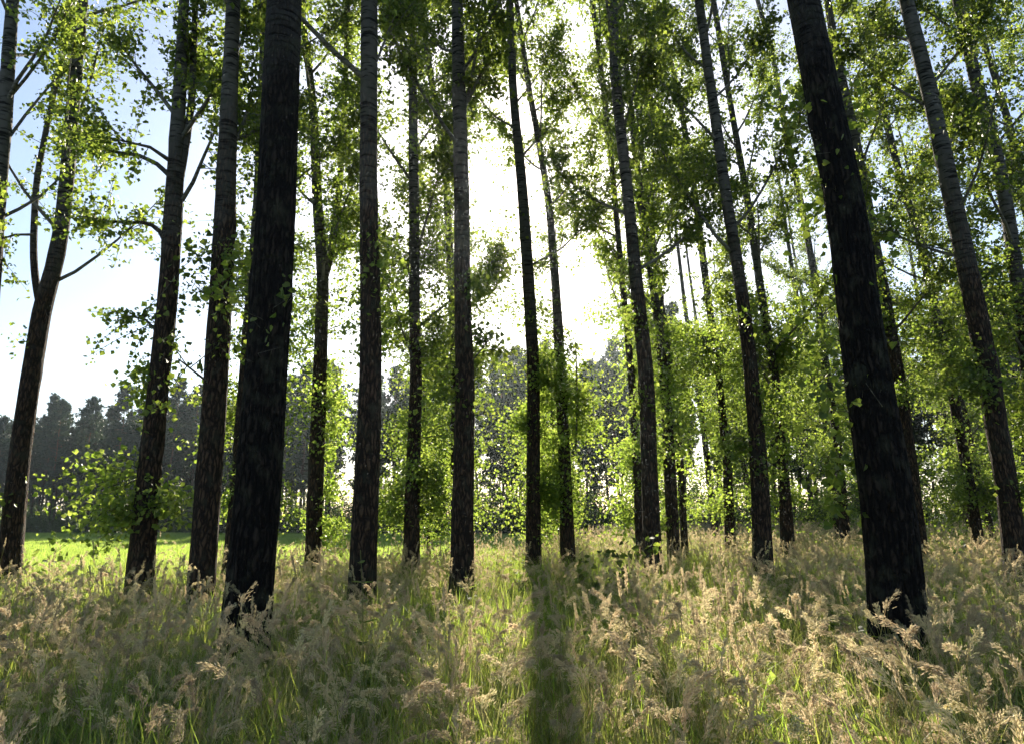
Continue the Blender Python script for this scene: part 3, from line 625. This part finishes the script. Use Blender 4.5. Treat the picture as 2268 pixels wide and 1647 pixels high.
def add_plume(g, rng, p0, az, h, length, tint, dens=1.0, spike=False):
    bend = rng.uniform(.02, .2) if spike else rng.uniform(.2, .8); S = arc(p0, az, h, bend, 6, rng.uniform(0, .14))
    V, F = tube(S, np.linspace(.0024, .0014, 6), 3); g.add(V, F, rng.uniform(.2, .9), 1)
    T = unit(S[-1] - S[-2]); k = 11; az2 = az + rng.normal() * .4; pts = [S[-1]]; th = math.acos(np.clip(T[2], -1, 1)); droop = rng.uniform(0, .2) if spike else rng.uniform(.3, 1.5)
    for i in range(k - 1):
        th2 = th + droop * ((i + 1) / k) ** 1.3
        pts.append(pts[-1] + length / (k - 1) * np.array([math.cos(az2) * math.sin(th2), math.sin(az2) * math.sin(th2), math.cos(th2)]))
    X = np.array(pts); V, F = tube(X, np.linspace(.0015, .0006, k), 3); g.add(V, F, tint, 2)
    nb = int(46 * dens); u = rng.uniform(0, 1, nb) ** .9 * (k - 1); i0 = np.clip(u.astype(int), 0, k - 2); f = (u - i0)[:, None]
    B = X[i0] * (1 - f) + X[i0 + 1] * f; T = unit(X[i0 + 1] - X[i0]); side = unit(rng.normal(size=(nb, 3)))
    d = unit(T * 1.0 + side * (.10 if spike else .36) + np.array([0, 0, -.18])); bl = (.066 * (1 - .65 * u / (k - 1)) * rng.uniform(.5, 1.2, nb))
    m = 6; v = np.linspace(.15, 1, m)[None, :, None]
    Q = (B[:, None, :] + d[:, None, :] * bl[:, None, None] * v); Q[..., 2] -= (.35 * bl[:, None] * (v[..., 0] ** 2)); Q = Q.reshape(-1, 3) + rng.normal(size=(nb * m, 3)) * .0035
    dd = unit(np.repeat(d, m, 0) + rng.normal(size=(nb * m, 3)) * .16 + np.array([0, 0, -.2])); w = unit(np.cross(dd, rng.normal(size=dd.shape))) * .0021; ln = rng.uniform(.012, .021, len(Q))[:, None]
    V = np.stack([Q, Q + dd * ln * .45 + w, Q + dd * ln, Q + dd * ln * .45 - w], 1).reshape(-1, 3); n = len(Q)
    F = (np.array([[0, 1, 2, 3]])[None] + (np.arange(n) * 4)[:, None, None]).reshape(-1, 4)
    g.add(V, F, np.clip(np.repeat(tint + rng.normal(size=n) * .15, 4), 0, 1), 2)
GM = [M['blade'], M['straw'], M['plume']]
def plume_tuft(seed, n, h0, h1, nbl, pl):
    rng = np.random.RandomState(seed); g = Geo(); az = rng.uniform(0, 6.28)
    for _ in range(n):
        a = rng.uniform(0, 6.28); r = .15 * math.sqrt(rng.uniform())
        add_plume(g, rng, (r * math.cos(a), r * math.sin(a), -.02), az + rng.normal() * .7, rng.uniform(h0, h1), rng.uniform(pl[0], pl[1]), rng.uniform(.1, .9), rng.uniform(.7, 1.2) * (.9 if pl[1] > .2 else .6), pl[1] == .19)
    add_blades(g, rng, nbl, .35, .8, .0025, .0045, .16); add_blades(g, rng, nbl, .5, 1.0, .0016, .0026, .16, (.5, 1.9), mat=1)
    return g.mesh('plume_tuft', GM)
def green_tuft(seed, n, h0, h1, w0, w1):
    rng = np.random.RandomState(seed); g = Geo(); add_blades(g, rng, n, h0, h1, w0, w1, .17); add_blades(g, rng, n // 3, h0, h1 * 1.1, .0018, .003, .17, mat=1)
    return g.mesh('green_tuft', GM)
def crop_tuft(seed):
    rng = np.random.RandomState(seed); g = Geo()
    for _ in range(90):
        x, y = rng.uniform(-.5, .5, 2); P = arc((x, y, 0), rng.uniform(0, 6.28), rng.uniform(.12, .22), rng.uniform(.2, 1.1), 3)
        V, F = ribbon(P, np.array([.006, .006, .001])); g.add(V, F, rng.uniform())
    return g.mesh('crop_tuft', [M['crop_blade']])

def scatter(name, variants, pts, rotz, tilt, scl, label, cat, seed=0):
    rng = np.random.RandomState(seed); n = len(pts)
    me = bpy.data.meshes.new(name); me.vertices.add(n); me.vertices.foreach_set('co', np.ascontiguousarray(pts, np.float32).ravel())
    a = me.attributes.new('rot', 'FLOAT_VECTOR', 'POINT'); rot = np.stack([tilt * rng.normal(size=n), tilt * rng.normal(size=n), rotz], 1).astype(np.float32); a.data.foreach_set('vector', rot.ravel())
    a = me.attributes.new('scl', 'FLOAT', 'POINT'); a.data.foreach_set('value', scl.astype(np.float32))
    a = me.attributes.new('pick', 'INT', 'POINT'); a.data.foreach_set('value', rng.randint(0, len(variants), n).astype(np.int32))
    o = obj(name, me); tag(o, label, cat, kind='stuff')
    ng = bpy.data.node_groups.new(name + '_nodes', 'GeometryNodeTree')
    ng.interface.new_socket('Geometry', in_out='INPUT', socket_type='NodeSocketGeometry'); ng.interface.new_socket('Geometry', in_out='OUTPUT', socket_type='NodeSocketGeometry')
    N = ng.nodes; Lk = ng.links; gi = N.new('NodeGroupInput'); go = N.new('NodeGroupOutput'); iop = N.new('GeometryNodeInstanceOnPoints'); jn = N.new('GeometryNodeJoinGeometry')
    for v in variants:
        vo = bpy.data.objects.new(name + '_source', v); oi = N.new('GeometryNodeObjectInfo'); oi.inputs['Object'].default_value = vo
        gti = N.new('GeometryNodeGeometryToInstance'); Lk.new(oi.outputs['Geometry'], gti.inputs[0]); Lk.new(gti.outputs[0], jn.inputs[0])
    def attr(nm, dt):
        q = N.new('GeometryNodeInputNamedAttribute'); q.data_type = dt; q.inputs['Name'].default_value = nm; return q.outputs['Attribute']
    er = N.new('FunctionNodeEulerToRotation'); Lk.new(attr('rot', 'FLOAT_VECTOR'), er.inputs[0])
    Lk.new(gi.outputs[0], iop.inputs['Points']); Lk.new(jn.outputs[0], iop.inputs['Instance']); iop.inputs['Pick Instance'].default_value = True
    Lk.new(attr('pick', 'INT'), iop.inputs['Instance Index']); Lk.new(er.outputs[0], iop.inputs['Rotation']); Lk.new(attr('scl', 'FLOAT'), iop.inputs['Scale'])
    Lk.new(iop.outputs[0], go.inputs[0])
    md = o.modifiers.new('scatter', 'NODES'); md.node_group = ng
    return o

rng = np.random.RandomState(77)
def meadow_points(density, y0, y1, jit=1.0):
    """points in the fan the camera sees (a little wider), density per square metre as a function of depth"""
    P = []; y = y0
    while y < y1:
        dy = max(.5, y * .06); half = abs(y) * .95 + 2.5; n = rng.poisson(density(y) * dy * 2 * half)
        P.append(np.stack([rng.uniform(-half, half, n), rng.uniform(y, y + dy, n)], 1)); y += dy
    P = np.concatenate(P); P = P[~in_poly(P[:, 0], P[:, 1], FIELD)]
    P = P[np.hypot(P[:, 0], P[:, 1]) > 1.25]
    return P
def z_of(P): return np.c_[P, terrain(P[:, 0], P[:, 1])]
PT = [plume_tuft(200 + k, *((4, .5, .95, 14, (.13, .22)) if k % 3 == 0 else ((3, .75, 1.15, 16, (.12, .19)) if k % 5 == 4 else (6, .4, 1.0, 16, (.07, .16))))) for k in range(15)]
GT = [green_tuft(230 + k, 36, .4, 1.0, .003, .006) for k in range(6)]
BT = [green_tuft(250 + k, 14, .5, 1.0, .006, .010) for k in range(4)]
def patch(P): return noise2(P[:, 0], P[:, 1], 3, 1.1) * .65 + noise2(P[:, 0], P[:, 1], 8, .45) * .35
P = meadow_points(lambda y: 21 if y < 7 else (13 if y < 18 else 6), -4, 58)
w = patch(P); leftish = np.clip((-P[:, 0] - .6) / 3.0, 0, 1) * np.clip((9 - P[:, 1]) / 4, 0, 1)
P1 = P[rng.uniform(size=len(P)) < np.clip(3.0 * w - .78 - .3 * leftish + .15 * np.clip(P[:, 0] / 2, 0, 1), .06, 1) * np.where((P[:, 0] < -4) & (P[:, 1] > 8.5), .5, 1)]
P1 = P1[(np.hypot(P1[:, 0], P1[:, 1]) > 2.3)]
scatter('seed_head_grass', PT, z_of(P1), rng.uniform(0, 6.28, len(P1)), .06, rng.uniform(.85, 1.2, len(P1)), 'tall beige grass with feathery drooping seed heads filling the meadow', 'grass', 1)
P = meadow_points(lambda y: 26 if y < 9 else (14 if y < 18 else 5), -4, 58)
w = patch(P); P2 = P[rng.uniform(size=len(P)) < np.clip(1.25 - .8 * w, .25, 1)]
scatter('meadow_grass', GT, z_of(P2), rng.uniform(0, 6.28, len(P2)), .08, rng.uniform(.7, 1.1, len(P2)), 'green grass blades growing low among the seed heads', 'grass', 2)
P = meadow_points(lambda y: 4.5 if y < 7 else 1.2, 1, 14); w = patch(P); P3 = P[rng.uniform(size=len(P)) < np.clip(1.3 - 1.5 * w, .05, 1)]
scatter('broad_blade_grass', BT, z_of(P3), rng.uniform(0, 6.28, len(P3)), .08, rng.uniform(.75, 1.05, len(P3)), 'broad bright green grass blades arching in clumps near the front', 'grass', 3)
def herb_tuft(seed):
    rng = np.random.RandomState(seed); g = Geo()
    for _ in range(6):
        a = rng.uniform(0, 6.28); r = .16 * math.sqrt(rng.uniform()); S = arc((r * math.cos(a), r * math.sin(a), -.02), rng.uniform(0, 6.28), rng.uniform(.35, .75), rng.uniform(.1, .6), 6)
        V, F = tube(S, np.linspace(.003, .0015, 6), 3); g.add(V, F, rng.uniform(), 1)
        n = 16; u = rng.uniform(.2, 1, n) * 5; P = np.stack([np.interp(u, np.arange(6), S[:, k]) for k in range(3)], 1)
        o = rng.normal(size=(n, 3)); o[:, 2] = .6; V, F, t = leaves(P, .085, rng, LANCE if seed % 2 else KITE, .1, o * 1.6); g.add(V, F, t, 0)
    return g.mesh('herb_tuft', [M['weed_leaf'], M['straw']])
HT = [herb_tuft(300 + k) for k in range(5)]
P = meadow_points(lambda y: 6 if y < 9 else (4 if y < 18 else 1), -2, 26); w = noise2(P[:, 0], P[:, 1], 21, 1.0); P4 = P[rng.uniform(size=len(P)) < np.clip(1.5 * w - .3, .03, 1)]
scatter('meadow_herbs', HT, z_of(P4), rng.uniform(0, 6.28, len(P4)), .1, rng.uniform(.7, 1.15, len(P4)), 'small leafy green herbs growing among the meadow grass', 'herbs', 6)
CT = [crop_tuft(280 + k) for k in range(4)]
n = 26000; Q = np.stack([rng.uniform(-95, 7, n), 12 + 106 * rng.uniform(size=n) ** 1.3], 1); Q = Q[in_poly(Q[:, 0], Q[:, 1], FIELD) & (Q[:, 0] > -Q[:, 1] * .95 - 4)]
scatter('field_grass', CT, np.c_[Q, np.full(len(Q), .09)], rng.uniform(0, 6.28, len(Q)), 0, rng.uniform(.8, 1.5, len(Q)), 'short bright green crop covering the open field', 'grass', 4)

# ------------------------------------------------------------------ single plants
def stem_plant(name, label, cat, px, py, depth, h, pairs, leaf, shape, mats, lean=.05, seed=0, spread=1.0, up=.2, whorl=2):
    rng = np.random.RandomState(seed); b = at(px, py, depth); o = np.array([b[0], depth, float(terrain(b[0], depth))])
    e = empty(name, o); tag(e, label, cat)
    S = arc((0, 0, -.02), rng.uniform(0, 6.28), h, lean * 6, 9, .02); V, F = tube(S, np.linspace(.005, .002, 9), 5)
    obj('stem', mesh_np('plant_stem', V, F, M['straw'], smooth=True), e)
    lv, lf = shape
    for i in range(pairs):
        f = .25 + .75 * (i + .3) / pairs; p = np.array([np.interp(f * (len(S) - 1), np.arange(len(S)), S[:, k]) for k in range(3)])
        for j in range(whorl):
            az = i * 1.57 + j * 6.283 / whorl + rng.normal() * .2; ax = unit(np.array([math.cos(az), math.sin(az), up + rng.normal() * .15])); X = unit(np.cross(ax, [0, 0, 1])); N = np.cross(X, ax)
            s = leaf * (1.15 - .7 * f) * rng.uniform(.8, 1.2); V = p + ax * .012 + s * (lv[:, 0:1] * X * spread + lv[:, 1:2] * ax + lv[:, 2:3] * N)
            obj('leaf', mesh_np('plant_leaf', V, lf, mats, tint=np.full(len(V), rng.uniform())), e)
    return e
def bush(name, label, cat, px, py, depth, h, w, n, size, mat, seed, shape=HEART, stems=7, zmin=.1):
    rng = np.random.RandomState(seed); b = at(px, py, depth); o = np.array([b[0], depth, float(terrain(b[0], depth))]); e = empty(name, o); tag(e, label, cat)
    az = rng.uniform(0, 6.28, stems); d = unit(np.stack([np.cos(az) * w / h, np.sin(az) * w / h, np.full(stems, 1.0)], 1) + rng.normal(size=(stems, 3)) * .08)
    P = twig_set(np.zeros((stems, 3)), d, h * rng.uniform(.75, 1.05, stems), rng, 6, .08); V, F = many_tubes(P, .008, .002, 5)
    obj('stem', mesh_np('bush_stem', V, F, M['branch_bark'], smooth=True), e)
    m = rng.randint(0, stems, n); u = rng.uniform(zmin, 1.0, n) * 5; i0 = np.clip(u.astype(int), 0, 4); f = (u - i0)[:, None]
    Q = P[m, i0] * (1 - f) + P[m, i0 + 1] * f + rng.normal(size=(n, 3)) * .07
    g = Geo(); V, F, t = leaves(Q, size, rng, shape); g.add(V, F, t); obj('foliage', g.mesh('bush_foliage', mat), e)
    return e
stem_plant('nettle', 'tall leafy nettle stem standing in front of the straight tall poplar', 'plant', 815, 1290, 4.9, 1.45, 8, .13, HEART, M['weed_leaf'], .02, 1, .7)
stem_plant('meadow_herb', 'pale upright herb with narrow paired leaves left of the big leaning trunk', 'plant', 1864, 1300, 5.6, 1.12, 11, .16, LANCE, M['weed_leaf'], .02, 2, .9, .15, 3)
stem_plant('meadow_herb', 'small nettle-like herb at the foot of the stout trunk left of the sun', 'plant', 1052, 1290, 7.5, 1.15, 8, .12, HEART, M['weed_leaf'], .04, 3, .6)
stem_plant('meadow_herb', 'thin herb with a few leaves rising in front of the dark pair of trunks', 'plant', 1985, 1230, 9.5, 1.2, 7, .12, LANCE, M['weed_leaf'], .03, 4, 1.1)
bush('sapling', 'sapling with round nearly black leaves beside the big leaning trunk', 'sapling', 1868, 1260, 6.6, 1.28, .45, 46, .085, M['dark_leaf'], 11, stems=4, zmin=.55)
bush('sapling', 'young poplar sapling with green leaves standing in the meadow right of the sun', 'sapling', 1362, 1230, 10.5, 1.55, .45, 260, .085, M['poplar_leaf'], 12, stems=6)
bush('bush', 'low yellow-green bush at the field edge between two left poplars', 'shrub', 225, 1255, 10.8, 1.0, 1.0, 420, .07, M['weed_leaf'], 13, KITE, 9)
bush('bush', 'small dark-stemmed bush near the grey banded trunk at the right edge', 'shrub', 2208, 1205, 13.5, 1.7, .8, 260, .08, M['shrub_leaf'], 14, KITE, 6)
def dock(px, py, depth, seed):
    rng = np.random.RandomState(seed); b = at(px, py, depth); o = np.array([b[0], depth, float(terrain(b[0], depth))]); e = empty('broad_leaf_weed', o)
    tag(e, 'broad yellow-green leaves of a weed at the bottom right corner', 'plant'); top = b[2]
    for i in range(8):
        az = i * .8 + rng.normal() * .2; S = arc((0, 0, 0), az, top * rng.uniform(.75, 1.0), .5, 6, .05); V, F = tube(S, np.linspace(.004, .002, 6), 4)
        st = obj('stalk', mesh_np('stalk', V, F, M['straw'], smooth=True), e)
        ax = unit(np.array([math.cos(az), math.sin(az), rng.uniform(.5, 1.6)])); X = unit(np.cross(ax, [0, 0, 1])); N = np.cross(X, ax); s = rng.uniform(.07, .11)
        lv, lf = HEART; V = S[-1] + s * (lv[:, 0:1] * X + lv[:, 1:2] * ax + lv[:, 2:3] * N); obj('leaf', mesh_np('broad_leaf', V, lf, M['weed_leaf'], tint=np.full(8, .9)), st)
dock(2050, 1610, 2.75, 5)

# ------------------------------------------------------------------ air
hv = bpy.data.materials.new('haze'); hv.use_nodes = True; n = hv.node_tree.nodes; l = hv.node_tree.links
for q in list(n): n.remove(q)
pv = n.new('ShaderNodeVolumePrincipled'); pv.inputs['Color'].default_value = (.78, .90, 1.0, 1); pv.inputs['Density'].default_value = HAZE_DENSITY; pv.inputs['Anisotropy'].default_value = HAZE_G
oo = n.new('ShaderNodeOutputMaterial'); l.new(pv.outputs[0], oo.inputs['Volume'])
x0, x1, y0, y1, z0, z1 = -1010, 1010, -1010, 1010, -1.0, 30.0
HVv = [(x, y, z) for x in (x0, x1) for y in (y0, y1) for z in (z0, z1)]
me = bpy.data.meshes.new('haze'); me.from_pydata(HVv, [], [(0, 1, 3, 2), (4, 6, 7, 5), (0, 4, 5, 1), (2, 3, 7, 6), (0, 2, 6, 4), (1, 5, 7, 3)]); me.materials.append(hv)
tag(obj('haze', me), 'thin sunlit evening haze between the trees', 'haze', kind='stuff')
print('tris', sum(len(o.data.polygons) for o in bpy.data.objects if o.type == 'MESH'))
